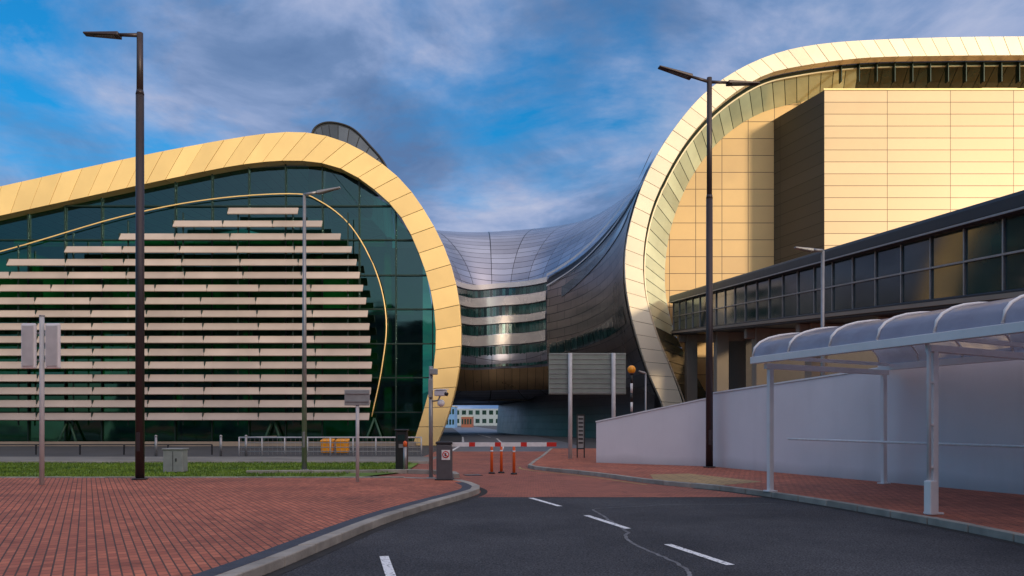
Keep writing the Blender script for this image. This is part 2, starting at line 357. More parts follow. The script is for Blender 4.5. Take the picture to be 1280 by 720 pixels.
mark("yellow_line", offset_line(R0, .28)[30:44], .07, mat("yellow_paint", (.42, .32, .10), .6), z=.013)
crackm = mat("crack_sealant", (.15, .15, .16), .8, 0, .5, 6)
cp = cr([(1.50, 15.0), (1.62, 13.4), (1.72, 12.0), (1.62, 11.4), (1.68, 10.5), (1.86, 9.6), (1.93, 8.9), (1.86, 8.2), (1.95, 7.2), (2.2, 5.5)], 8)
cp = [(p[0] + random.uniform(-.02, .02), p[1]) for p in cp]
mark("road_crack", cp, .05, crackm, z=.008)
mark("road_crack", cr([(1.55, 15.1), (2.4, 15.5), (3.3, 15.9), (4.4, 15.9), (5.3, 16.1)], 5), .03, crackm, z=.008)
for k, (a, b) in enumerate([((-.6, 46), (-.6, 60)), ((-.8, 62), (-1.5, 78)), ((-3.4, 45), (-3.6, 62)), ((-2.2, 82), (-4.5, 105)), ((-3.9, 64), (-5.3, 86))]):
    mark("lane_marking", [a, b], .16, wp, z=.012)
g = empty("drain_cover", (-1.2, 24.5, 0)); x, y, s = -1.2, 24.5, .5
box("frame", (x, y, .014), (s, s, .012), M['dark'], g, rz=.3)
boxes("bars", [((x + (i - 3) * s * .13 * math.cos(.3), y + (i - 3) * s * .13 * math.sin(.3), .022), (.02, s * .85, .008), .3) for i in range(7)], M['steel'], g)

# ------------------------------------------------------------------ lofted metal skin (link between the terminals)
RP = [(-3.9, 0), (-2.8, 2.8), (-1.8, 5.1), (-.8, 8.1), (-.1, 11.1), (0, 14.1), (-.5, 17.1), (-1.7, 20.4), (-3.5, 23.4), (-5.9, 26.2), (-8.9, 28.2), (-16.1, 30), (-29.9, 30.4), (-45, 30.5)]
KP = [(-9, 4.2), (-5, 4.6), (-1.5, 6.0), (0, 7.9), (.1, 10.6), (.1, 13.8), (0, 17.1), (-.6, 19.0), (-1.8, 21.0), (-3.8, 23.2), (-6.4, 25.0), (-10.5, 26.4), (-17, 26.8), (-25, 26.8)]
LP = [(-1.7, 0), (-.9, 2), (-.3, 3.9), (-.1, 5.5), (0, 7.5), (-.2, 10.3), (-.9, 13), (-2.3, 15.8), (-4.2, 18.3), (-6.95, 20.3), (-9.7, 21.3), (-18, 20.6), (-31.7, 17.7), (-47.5, 14.2)]
PATH = [(8.5, 60.3, 1, 0), (8.6, 68, 1, 0), (8.0, 76, .85, 0), (6.3, 84, .5, 0), (3.0, 90.5, .10, 0), (-1, 93, 0, 0), (-4.5, 92, 0, 0.10), (-6.4, 86, 0, 0.18), (-6.0, 76, 0, .40), (-4.75, 65, 0, .74), (-3.62, 55.7, 0, 1)]
KU, KS = 8, 4
pd = cr(PATH, KU)
grid = []
for i, p in enumerate(pd):
    u_ = i / KU
    a = pd[max(i - 1, 0)]; b = pd[min(i + 1, len(pd) - 1)]
    t = Vector((b[0] - a[0], b[1] - a[1])).normalized(); n = Vector((-t.y, t.x))
    q_ = min(max((u_ - 7.3) / 1.0, 0), 1)            # the left tube runs square to its gable
    n = (n * (1 - q_) + Vector((1, 0)) * q_).normalized()
    q_ = min(max((1.2 - u_) / 1.0, 0), 1)
    n = (n * (1 - q_) + Vector((-1, 0)) * q_).normalized()
    wr, wl = min(max(p[2], 0), 1), min(max(p[3], 0), 1)
    prof = []
    for j, (r, k, l) in enumerate(zip(RP, KP, LP)):
        jj = min(max((j - 8) / 2, 0), 1)
        e = jj * min(max((u_ - 6.8) / 1.0, 0), 1)
        wl2 = wl + (1 - wl) * e; wk = 1 - wr - wl2
        prof.append((wr * r[0] + wk * k[0] + wl2 * l[0], wr * r[1] + wk * k[1] + wl2 * l[1]))
    prof = cr(prof, KS)
    grid.append([Vector((p[0] + n.x * q[0], p[1] + n.y * q[0], q[1])) for q in prof])
def S(u, s):
    x = min(max(u * KU, 0), len(grid) - 1.001); y = min(max(s * KS, 0), len(grid[0]) - 1.001)
    i, j = int(x), int(y); a, b = x - i, y - j
    return (grid[i][j] * (1 - a) + grid[i + 1][j] * a) * (1 - b) + (grid[i][j + 1] * (1 - a) + grid[i + 1][j + 1] * a) * b
def So(u, s, off):
    e = .03; n = (S(u + e, s) - S(u - e, s)).cross(S(u, s + e) - S(u, s - e))
    d = S(u + e, 5) - S(u - e, 5); o = Vector((-d.y, d.x, 0))
    n.normalize()
    if n.dot(o) < 0 and abs(n.z) < .9: n = -n
    return S(u, s) + n * off
def ribbon(name, u0, u1, s0, s1, off, m, parent, nu=30, ns=3, cells=False, sf=None):
    v, f = [], []
    if cells:
        for i in range(nu):
            b = len(v); ua = u0 + (u1 - u0) * (i + .03) / nu; ub = u0 + (u1 - u0) * (i + .97) / nu
            v += [So(ua, s0, off), So(ub, s0, off), So(ub, s1, off), So(ua, s1, off)]; f.append((b, b + 1, b + 2, b + 3))
        return mesh(name, v, f, m, parent)
    for i in range(nu + 1):
        u = u0 + (u1 - u0) * i / nu; ds = sf(u) if sf else 0
        for j in range(ns + 1): v.append(So(u, ds + s0 + (s1 - s0) * j / ns, off))
    for i in range(nu):
        for j in range(ns): f.append((i * (ns + 1) + j, (i + 1) * (ns + 1) + j, (i + 1) * (ns + 1) + j + 1, i * (ns + 1) + j + 1))
    return mesh(name, v, f, m, parent, smooth=True)
link = empty("link_building", (0, 92, 0))
v, f, uv = [], [], []
ulen = arc([(p[0], p[1]) for p in pd])
for i, row in enumerate(grid):
    sl = arc(row)
    for j, p in enumerate(row): v.append(p); uv.append((ulen[i], sl[j]))
W = len(grid[0])
def eave(u): return 7.45 - 1.15 * (min(u, 3.7) / 3.7) ** 1.6
for i in range(len(grid) - 1):
    for j in range(W - 1): f.append((i * W + j, (i + 1) * W + j, (i + 1) * W + j + 1, i * W + j + 1))
mesh("metal_skin", v, f, M['shingle'], link, uv, smooth=True)
v, f, uv = [], [], []; NU, NS = 34, 26
for i in range(NU + 1):
    u = 3.72 * i / NU; e = eave(u)
    for j in range(NS + 1):
        s = .02 + (e - .02) * j / NS; q = So(u, s, .10); v.append(q)
        x_ = min(u * KU, len(ulen) - 1.001); k_ = int(x_); uv.append((ulen[k_] + (ulen[k_ + 1] - ulen[k_]) * (x_ - k_), q.z))
for i in range(NU):
    for j in range(NS): a = i * (NS + 1) + j; f.append((a, a + NS + 1, a + NS + 2, a + 1))
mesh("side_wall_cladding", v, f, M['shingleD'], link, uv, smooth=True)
ribbon("eaves_gutter", 0, 3.72, -.07, .07, .50, M['signgrey'], link, 44, 1, sf=eave)
ribbon("eaves_dark_band", 0, 3.72, -.40, -.08, .16, M['dark'], link, 44, 1, sf=eave)  # plain dark band running below the gutter
ribbon("eaves_rail", 0, 3.72, -.46, -.40, .30, M['signgrey'], link, 44, 1, sf=eave)
for k, (a, b) in enumerate([(3.08, 3.95), (4.41, 4.75), (5.06, 5.36), (5.73, 6.0)]):
    ribbon("window_band", 3.75, 7.1, a, b, .05, M['linkglass'], link, 34, cells=True)
for k, (a, b) in enumerate([(4.0, 4.38), (4.78, 5.03), (5.39, 5.70), (6.03, 6.28)]):
    ribbon("spandrel_band", 3.74, 7.1, a, b, .22, M['spandrel'], link, 40, 1)
    ribbon("spandrel_lip", 3.74, 7.1, a - .03, a + .001, .14, M['dark'], link, 40, 1)
ribbon("window_slit", .5, 3.3, -1.15, -.80, .16, M['winglass'], link, 36, 1, sf=eave)
ribbon("window_slit", .25, 3.65, 3.42, 3.85, .16, M['winglass'], link, 16, cells=True)
ribbon("roof_highlight_strip", 3.9, 6.6, 11.0, 11.16, .3, M['white'], link, 40, 1)  # white strip painted in for the bright highlight along the roof top
for s_ in (8.05, 8.5): ribbon("roof_rail", 0.3, 4.4, s_, s_ + .03, .25, M['steel'], link, 40, 1)
ribbon("belly_panel", 3.75, 7.0, 1.2, 2.97, .05, tile_mat("bronze_belly", (.68, .44, .22), (.56, .36, .19), (.05, .03, .02), .9, 8, .02, .3, .6, coord="Object", var=.1), link, 40, 6)
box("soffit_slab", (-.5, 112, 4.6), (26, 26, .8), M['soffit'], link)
uw = cr([(10.6, 60.5), (10.0, 70), (8.2, 79), (5.2, 87), (2.8, 95), (.4, 105), (-2.4, 125)], 6)
n = len(uw); v = [(p[0], p[1], 0) for p in uw] + [(p[0] + .3, p[1] + .2, 4.7) for p in uw]; sl = arc(uw)
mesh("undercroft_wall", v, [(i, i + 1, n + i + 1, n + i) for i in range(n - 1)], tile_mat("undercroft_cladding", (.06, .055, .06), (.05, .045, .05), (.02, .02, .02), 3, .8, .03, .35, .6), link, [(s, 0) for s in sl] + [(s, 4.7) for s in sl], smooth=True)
boxes("pier", [((-11.5, 99 + i * 8, 2.1), (1.0, 1.6, 4.2)) for i in range(4)], M['lowwall'], link, .05)

# ------------------------------------------------------------------ arch band of separate panels
def band(name, outer, inner, y0, y1, N, m, parent, gap=.012):
    o = cr(outer, 8); i_ = cr(inner, 8); so = arc(o); si = arc(i_)
    v, f = [], []; v2, f2 = [], []
    for k in range(N):
        t0, t1 = (k + gap) / N, (k + 1 - gap) / N
        q = [at(o, so, t0 * so[-1]), at(o, so, t1 * so[-1]), at(i_, si, t1 * si[-1]), at(i_, si, t0 * si[-1])]
        j = random.uniform(-.012, .012)
        hexa([Vector((p[0], y0 + j, p[1])) for p in q] + [Vector((p[0], y1, p[1])) for p in q], v, f)
        t0, t1 = k / N, (k + 1) / N
        q = [at(o, so, t0 * so[-1]), at(o, so, t1 * so[-1]), at(i_, si, t1 * si[-1]), at(i_, si, t0 * si[-1])]
        c = [sum(p[a] for p in q) / 4 for a in (0, 1)]
        q = [(p[0] + (c[0] - p[0]) * .02, p[1] + (c[1] - p[1]) * .02) for p in q]
        hexa([Vector((p[0], y0 + .05, p[1])) for p in q] + [Vector((p[0], y1 - .02, p[1])) for p in q], v2, f2)
    mesh(name, v, f, m, parent, bevel=.012); mesh(name + "_backing", v2, f2, M['seam'], parent)

# ------------------------------------------------------------------ left terminal
T1 = empty("terminal_building", (-25, 55, 0))
LO = [(-51.5, 14.2), (-43, 16.0), (-35.2, 17.7), (-27, 19.5), (-21.5, 20.6), (-16.4, 21.4), (-13.2, 21.3), (-10.45, 20.3), (-7.7, 18.3), (-5.8, 15.8), (-4.4, 13.0), (-3.7, 10.3), (-3.5, 7.5), (-3.7, 4.8), (-4.4, 2.0), (-5.2, 0)]
LI = [(-51.5, 12.2), (-43, 14.0), (-35.2, 15.7), (-29.7, 16.9), (-24.2, 18.1), (-18.7, 19.2), (-14.85, 19.5), (-12.1, 19.1), (-9.9, 17.9), (-7.7, 15.8), (-6.3, 13.0), (-5.5, 10.3), (-5.2, 7.5), (-5.45, 4.8), (-6.05, 2.4), (-6.8, 0)]
band("gold_arch", LO, LI, 54.7, 55.9, 46, M['gold'], T1)
inn = cr(LI, 6)
def ztop(X):
    for a, b in zip(inn, inn[1:]):
        if a[0] <= X <= b[0]: return a[1] + (b[1] - a[1]) * (X - a[0]) / max(b[0] - a[0], 1e-6)
    return 7.5
def xr(z):
    best = -60
    for a, b in zip(inn, inn[1:]):
        if (a[1] - z) * (b[1] - z) <= 0 and a[1] != b[1]:
            x = a[0] + (b[0] - a[0]) * (z - a[1]) / (b[1] - a[1]); best = max(best, x)
    return best
def xl(z):
    for a, b in zip(inn, inn[1:]):
        if a[1] <= z <= b[1]: return a[0] + (b[0] - a[0]) * (z - a[1]) / max(b[1] - a[1], 1e-6)
    return -51.4
rows = [0.02, 2.3, 4.7, 7.05, 9.45, 11.8, 14.25, 16.6, 19.4]
cols = [-51.4 + i * 2.55 for i in range(19)]
v, f = [], []
for a, b in zip(rows, rows[1:]):
    for c, d in zip(cols, cols[1:] + [-4.9]):
        x0 = c; x1 = d
        hi = [min(b, ztop(x)) if x < -14 else b for x in (x0, x1)]
        if x0 < -14 and max(hi) <= a: continue
        r0, r1 = xr(a) if a > .1 else -6.8, xr(min(b, 19.3))
        if x0 > max(r0, r1): continue
        q = [(min(x0, r0), a), (min(x1, r0), a), (min(x1, r1), max(hi[1], a)), (min(x0, r1), max(hi[0], a))]
        bb = len(v); tw = random.uniform(-.03, .03)
        v += [(q[0][0] + .02, 55.6 + tw, q[0][1] + .02), (q[1][0] - .02, 55.6, q[1][1] + .02), (q[2][0] - .02, 55.6 - tw, q[2][1] - .02), (q[3][0] + .02, 55.6, q[3][1] - .02)]
        f.append((bb, bb + 1, bb + 2, bb + 3))
mesh("curtain_glass", v, f, M['glassG'], T1)
lst = []
for z in rows[1:-1]:
    a, b = xl(z), xr(z); lst.append((((a + b) / 2, 55.5, z), (b - a, .16, .09)))
for x in cols[1:]:
    t = ztop(x); lst.append(((x, 55.5, t / 2), (.08, .14, t)))
boxes("mullions", lst, M['mull'], T1)
tube("arch_bead", [(p[0], 55.3, p[1]) for p in cr([(-50, 9.6), (-35.4, 13.4), (-27.1, 15.8), (-21, 17), (-15.3, 17.4), (-13.3, 16.9), (-11.1, 15.1), (-9.4, 12), (-8.7, 8.7), (-9, 5.4), (-9.7, 2)], 6)], .045, M['gold'], T1, 8)
k = .0543; v, f = [], []; br = []
RX = [373, 403, 426, 440, 446, 450, 454, 458, 460, 462, 463, 464, 465, 465, 464, 463, 462]
LX = [285, 217, 150, 82, 10, -60, -130] + [-300] * 10
for i in range(17):
    y = 264 + 16.05 * i; z = 1.65 + (527 - y) * k
    a, b = (LX[i] - 640) * k, (RX[i] - 640) * k
    n = max(1, round((b - a) / 3.7)); st = (b - a) / n
    for j in range(n):
        c = (a + st * (j + .5), 54.25, z)
        hexa(boxv(c, (st - .025, .09, .56), 0, R(-32) + random.uniform(-.03, .03)), v, f)
        br.append(((a + st * (j + .5), 54.75, z + .02), (.06, .9, .06)))
        br.append(((a + st * j, 54.3, z), (.07, .22, .5)))
mesh("louvres", v, f, M['louvre'], T1, bevel=.02)
boxes("louvre_brackets", br, M['mull'], T1)
boxes("louvre_hangers", [((-11.2 - 3.75 * i, 54.62, min(15.7, ztop(-11.2 - 3.75 * i) - 2.5) / 2 + .8), (.07, .12, min(15.7, ztop(-11.2 - 3.75 * i) - 2.5) - 1.2)) for i in range(11)], M['mull'], T1)
lst = []
for z in (4.7, 9.4, 14.2): lst.append(((-30 if z < 14 else -22, 59.5, z), (46 if z < 14 else 26, 6.5, .45)))
boxes("floor_slabs", lst, M['slab'], T1)
boxes("interior_columns", [((-9 - 5.1 * i, 58.2, 7.5), (.5, .5, 15 if i < 4 else 12)) for i in range(9)], M['slab'], T1)
box("interior_wall", (-29, 62.6, 7.6), (44, .3, 15.2), M['int'], T1)
box("interior_floor", (-29, 59, .05), (46, 6.6, .08), M['slab'], T1)
dg = mat("strut_dark_green", (.03, .09, .06), .5)
for x in (-30.6, -16.5, -9.5):
    tube("raking_column", [(x - .7, 55.0, 0), (x, 55.2, 1.9)], .08, dg, T1); tube("raking_column", [(x + .7, 55.0, 0), (x, 55.2, 1.9)], .08, dg, T1)
box("plinth", (-29, 54.1, .15), (45, .5, .3), M['lowwall'], T1)
hp = [(-14.3, 18.0), (-14.25, 20.5), (-14.1, 22.2), (-13.5, 22.85), (-12.5, 22.95), (-11.2, 22.5), (-10.0, 21.3), (-8.9, 19.9), (-8.1, 17.6)]
hp = cr([(p[0] * 1.01, p[1]) for p in hp], 5)
n = len(hp); v = [(p[0], 57, p[1]) for p in hp] + [(p[0] - 3, 78, p[1] - .6) for p in hp]; sl = arc(hp)
uv = [(0, s) for s in sl] + [(22, s) for s in sl]
podm = mat("pod_cladding", (.10, .11, .13), .35, .6, .15, .6, island=.3)
mesh("roof_pod", v, [(i, i + 1, n + i + 1, n + i) for i in range(n - 1)], M['shingle'], T1, uv, smooth=True)
c0 = (-12.4, 17.2); v, f = [], []
for i in range(0, n - 3, 3):
    p, q = hp[i], hp[i + 3]
    def lp(p, t): return (c0[0] + (p[0] - c0[0]) * t, 56.97, c0[1] + (p[1] - c0[1]) * t)
    a = [p[0] + (q[0] - p[0]) * .04, p[1] + (q[1] - p[1]) * .04]; b = [p[0] + (q[0] - p[0]) * .96, p[1] + (q[1] - p[1]) * .96]
    for t0, t1 in ((.2, .72), (.74, .97)):
        bb = len(v); v += [lp(a, t0), lp(b, t0), lp(b, t1), lp(a, t1)]; f.append((bb, bb + 1, bb + 2, bb + 3))
mesh("roof_pod_front_panels", v, f, podm, T1)
mesh("roof_pod_front", [(p[0], 57.02, p[1]) for p in hp], [tuple(range(n))], M['dark'], T1)
tube("roof_pod_rim", [(p[0], 56.95, p[1]) for p in hp], .06, M['dark'], T1, 8)

# ------------------------------------------------------------------ right terminal
T2 = empty("terminal_building", (25, 60, 0))
RO = [(11.9, 0), (11.3, 2.8), (10.3, 5.1), (9.3, 8.1), (8.6, 11.1), (8.45, 14.1), (9.0, 17.1), (10.2, 20.4), (12, 23.4), (14.4, 26.2), (17.4, 28.2), (20.6, 29.4), (24.6, 30.0), (31, 30.3), (38.4, 30.4), (56, 30.4)]
RI = [(13.6, 0), (12.75, 3.0), (11.9, 5.4), (10.8, 8.1), (9.95, 11.1), (9.8, 14.1), (10.3, 17.1), (11.4, 19.8), (13.2, 22.8), (15.6, 25.4), (18.6, 27.4), (21.6, 28.2), (26.4, 28.8), (32, 28.95), (38.4, 29.0), (56, 29.0)]
RJ = [(17.0, 0), (16.0, 3.0), (14.6, 5.6), (13.1, 8.6), (12.3, 11.8), (12.35, 15.2), (13.1, 18.4), (14.6, 21.6), (16.9, 24.4), (19.8, 26.3), (23, 27.2), (25.5, 27.6), (29, 27.7), (34, 27.8), (42, 27.8), (56, 27.8)]
band("gold_arch", RO, RI, 59.7, 60.6, 66, M['gold_pale'], T2)
a_ = cr(RI, 8); b_ = cr(RJ, 8); sa = arc(a_); sb = arc(b_); v, f = [], []; v2, f2 = [], []
NR = 72
for i in range(NR):
    t0, t1 = (i + .03) / NR, (i + .97) / NR
    p, q = at(a_, sa, t0 * sa[-1]), at(a_, sa, t1 * sa[-1]); r, s_ = at(b_, sb, t1 * sb[-1]), at(b_, sb, t0 * sb[-1])
    L4 = [Vector((p[0], 60.7, p[1])), Vector((q[0], 60.7, q[1])), Vector((r[0], 64, r[1])), Vector((s_[0], 64, s_[1]))]
    m0 = L4[0].lerp(L4[3], .16); m1 = L4[1].lerp(L4[2], .16)
    T = (v, f) if (.13 < i / NR < .56) else (v2, f2)
    bb = len(T[0]); T[0].extend([m0, m1, L4[2], L4[3]]); T[1].append((bb, bb + 1, bb + 2, bb + 3))
mesh("reveal_glazing_pale", v, f, M['palegl'], T2); mesh("reveal_glazing_dark", v2, f2, M['winglass'], T2)
vb = [(p[0], 60.72, p[1]) for p in a_]; n = len(a_)
bj = [at(b_, sb, sb[-1] * x / sa[-1]) for x in sa]
vb += [(p[0] - .02, 64.06, p[1] + .02) for p in bj]
vb = [(x, y + .06, z) for x, y, z in vb]
mesh("reveal_backing", vb, [(i, i + 1, n + i + 1, n + i) for i in range(n - 1)], M['mull'], T2)
tube("arch_bead", [(p[0] * .86 + q[0] * .14, 61.1, p[1] * .86 + q[1] * .14) for p, q in zip(a_, bj)], .07, M['gold_pale'], T2, 8)
pts = [(p[0], p[1]) for p in b_] + [(56, 0)]
mesh("inner_wall", [(p[0], 64.02, p[1]) for p in pts], [tuple(range(len(pts)))], M['goldwall2'], T2, [(p[0], p[1]) for p in pts])
sidem = tile_mat("shaded_side_tiles", (.085, .066, .055), (.07, .055, .045), (.02, .015, .012), 5.2, .87, .022, .6, .0, offset=0., var=.08)  # the box side's shade is put into these dark tile colours
gx, gxb, gy, gyb, gz0, gz1 = 22.75, 20.95, 58.3, 64.0, 5, 25.8
mesh("gold_box_front", [(gx, gy, gz0), (56, gy, gz0), (56, gy, gz1), (gx, gy, gz1)], [(0, 1, 2, 3)], M['goldwall'], T2, [(0, gz0 - gz1), (56 - gx, gz0 - gz1), (56 - gx, 0), (0, 0)])
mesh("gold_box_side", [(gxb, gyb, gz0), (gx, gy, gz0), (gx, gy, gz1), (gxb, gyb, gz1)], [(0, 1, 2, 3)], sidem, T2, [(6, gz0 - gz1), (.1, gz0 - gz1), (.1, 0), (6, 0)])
mesh("gold_box_top", [(gx, gy, gz1), (56, gy, gz1), (56, gyb, gz1), (gxb, gyb, gz1)], [(0, 1, 2, 3)], M['gold'], T2)
box("gold_box_coping", (39.4, 58.32, 25.86), (33.4, .14, .12), M['gold'], T2)
box("roof_plant", (36.2, 60, 26.2), (2.6, 1.2, .45), M['gold'], T2)
boxes("clerestory_fins", [((25 + i * 1.35, 60.9, 28.2), (.05, .5, 1.5)) for i in range(22)], M['mull'], T2)
F0, N0 = Vector((12.4, 62, 8.6)), Vector((14.6, 12, 4.37))
cdir = N0 - F0
side = Vector((-cdir.y, cdir.x, 0)).normalized()
if side.x < 0: side = -side
def cprism(t0, t1, s0, s1, z0, z1):
    a = F0 + cdir * t0; b = F0 + cdir * t1; Z = Vector((0, 0, 1))
    return [a + side * s0 + Z * z0, b + side * s0 + Z * z0, b + side * s1 + Z * z0, a + side * s1 + Z * z0,
            a + side * s0 + Z * z1, b + side * s0 + Z * z1, b + side * s1 + Z * z1, a + side * s1 + Z * z1]
def cmesh(name, lst, m, bevel=0.):
    v, f = [], []
    for q in lst: hexa(cprism(*q), v, f)
    return mesh(name, v, f, m, CO, bevel=bevel)
CO = empty("glazed_walkway", (13, 40, 0))
cmesh("roof", [(0, 1, -.25, 4.8, 2.20, 2.80)], M['dark'], .14)
cmesh("roof_edge_trim", [(0, 1, -.30, -.252, 2.24, 2.30)], M['steel'])
cmesh("floor", [(0, 1, -.05, 4.6, -.25, .12)], M['dark'], .04)
cmesh("floor_trim", [(0, 1, -.12, -.052, -.12, .02)], M['lowwall'])
NM = 27
cmesh("glass", [((i + .03) / NM, (i + .97) / NM, .12, .15, .14, 1.14) for i in range(NM)] + [((i + .03) / NM, (i + .97) / NM, .12, .15, 1.22, 2.24) for i in range(NM)], M['winglass'])
cmesh("mullions", [((i - .018) / NM, (i + .018) / NM, 0.06, .2, .12, 2.22) for i in range(NM + 1)] + [(0, 1, .03, .19, 1.14, 1.20)], M['steel'])
cmesh("rear_wall", [(0, 1, 4.4, 4.5, .12, 2.25)], M['dark'])
for i in range(7):
    p = F0 + cdir * (.02 + i * .15)
    box("column", (p.x + 1.2, p.y, (p.z - .25) / 2), (.8, .9, p.z - .25), M['lowwall'], CO, bevel=.04)
    box("column_cap", (p.x + 2.2, p.y, p.z - .55), (3.8, .5, .55), M['lowwall'], CO, bevel=.04)
box("podium_wall", (37, 64.8, 4.0), (44, 1.2, 8.0), M['lowwall'], T2)
boxes("podium_openings", [((18 + i * 4.4, 64.15, 3.4), (3.2, .12, 5.4)) for i in range(8)], M['winglass'], T2)
box("podium_block", (21.5, 57, 3.9), (12, 8, 7.2), mat("podium_dark", (.10, .08, .07), .7), T2)

# ------------------------------------------------------------------ boundary wall
BW = empty("boundary_wall", (6.8, 27, 0))
def wallseg(name, p, q, h0, h1, th=.25):
    d = Vector((q[0] - p[0], q[1] - p[1], 0)).normalized(); nrm = Vector((-d.y, d.x, 0)) * th
    P, Q = Vector((p[0], p[1], 0)), Vector((q[0], q[1], 0)); v, f = [], []
    hexa([P, Q, Q + nrm, P + nrm, P + Vector((0, 0, h0)), Q + Vector((0, 0, h1)), Q + nrm + Vector((0, 0, h1)), P + nrm + Vector((0, 0, h0))], v, f)
    mesh(name, v, f, M['wall'], BW, bevel=.02)
    c = Vector((0, 0, .05)); v, f = [], []; e = nrm * .12
    hexa([P - e + Vector((0, 0, h0 + .003)), Q - e + Vector((0, 0, h1 + .003)), Q + nrm + e + Vector((0, 0, h1 + .003)), P + nrm + e + Vector((0, 0, h0 + .003)),
          P - e + Vector((0, 0, h0)) + c, Q - e + Vector((0, 0, h1)) + c, Q + nrm + e + Vector((0, 0, h1)) + c, P + nrm + e + Vector((0, 0, h0)) + c], v, f)
    mesh(name + "_coping", v, f, M['white'], BW)
wallseg("wall_panel", (3.15, 30), (6.81, 27.35), 1.62, 2.45)
wallseg("wall_panel", (6.85, 27.3), (10.75, 16.8), 2.6, 3.2)
wallseg("wall_panel", (10.76, 16.77), (15.6, 3.7), 3.2, 3.9)

# ------------------------------------------------------------------ canopy walkway
CA = empty("walkway_canopy", (7, 15, 0))
cd = Vector((.30, -.954, 0)); cn = Vector((.954, .30, 0)); O = Vector((5.65, 17.5, 0)); Wd = 4.0
def C(a, b, z): return O + cd * (a - .26 * b) + cn * b + Vector((0, 0, z))
LEN = 15.0; NB = 12; e0 = -.35
def vault(b):
    t = math.pi * b; return 3.08 + .62 * math.sin(t) ** .8
v, f = [], []
for i in range(NB):
    a0 = e0 + LEN * (i + .02) / NB; a1 = e0 + LEN * (i + .98) / NB; bb = len(v); K = 14
    for j in range(K + 1):
        t = j / K; b = -.25 + (Wd + .5) * (1 - math.cos(math.pi * t)) / 2; z = vault(t)
        v += [C(a0, b, z), C(a1, b, z)]
    for j in range(K): f.append((bb + 2 * j, bb + 2 * j + 1, bb + 2 * j + 3, bb + 2 * j + 2))
mesh("roof_sheets", v, f, M['canopy'], CA, smooth=True)
for i in range(NB + 1):
    a = e0 + LEN * i / NB
    tube("rib", [C(a, -.25 + (Wd + .5) * (1 - math.cos(math.pi * t / 14)) / 2, vault(t / 14) + .015) for t in range(15)], .028, M['white'], CA, 8)
def beam(name, a0, b0, z0, a1, b1, z1, w, h, m=M['white']):
    p, q = C(a0, b0, z0), C(a1, b1, z1); d = (q - p); L_ = d.length; d.normalize(); s = Vector((-d.y, d.x, 0)).normalized() * (w / 2); u = Vector((0, 0, h / 2))
    v, f = [], []; hexa([p - s - u, q - s - u, q + s - u, p + s - u, p - s + u, q - s + u, q + s + u, p + s + u], v, f)
    return mesh(name, v, f, m, CA, bevel=.008)
beam("gutter", e0, -.25, 3.0, e0 + LEN, -.25, 3.0, .14, .15); beam("gutter", e0, Wd + .25, 3.0, e0 + LEN, Wd + .25, 3.0, .14, .15)
beam("purlin", e0, 1.2, 3.5, e0 + LEN, 1.2, 3.5, .05, .06); beam("purlin", e0, 2.8, 3.5, e0 + LEN, 2.8, 3.5, .05, .06)
for i in range(4):
    a = 4.45 * i
    beam("cross_beam", a, -.15, 2.86, a, Wd + .15, 2.86, .10, .12)
    beam("cross_beam_upper", a, -.15, 3.0 + .06, a, Wd + .15, 3.06, .06, .08)
    for b in (0, Wd):
        p = C(a, b, 0)
        box("post", (p.x, p.y, 1.47), (.11, .11, 2.7), M['white'], CA, rz=math.atan2(cn.y, cn.x), bevel=.012)
        box("post_foot", (p.x, p.y, .135), (.22, .22, .03), M['white'], CA, rz=math.atan2(cn.y, cn.x), bevel=.006)
p = C(4.45, -.13, 0)
tube("downpipe", [(p.x, p.y, .5), (p.x, p.y, 2.75), (p.x - .03, p.y, 2.95)], .035, M['white'], CA)
for z in (.9, 1.6, 2.3): box("pipe_clip", (p.x + .03, p.y + .02, z), (.1, .08, .03), M['white'], CA)
box("downpipe_guard", (p.x + .02, p.y - .02, .40), (.15, .15, .56), M['white'], CA, rz=.3, bevel=.015)
tube("handrail", [C(-3.6, Wd - .12, 1.15), C(LEN, Wd - .12, 1.15)], .03, M['whitep'], CA)

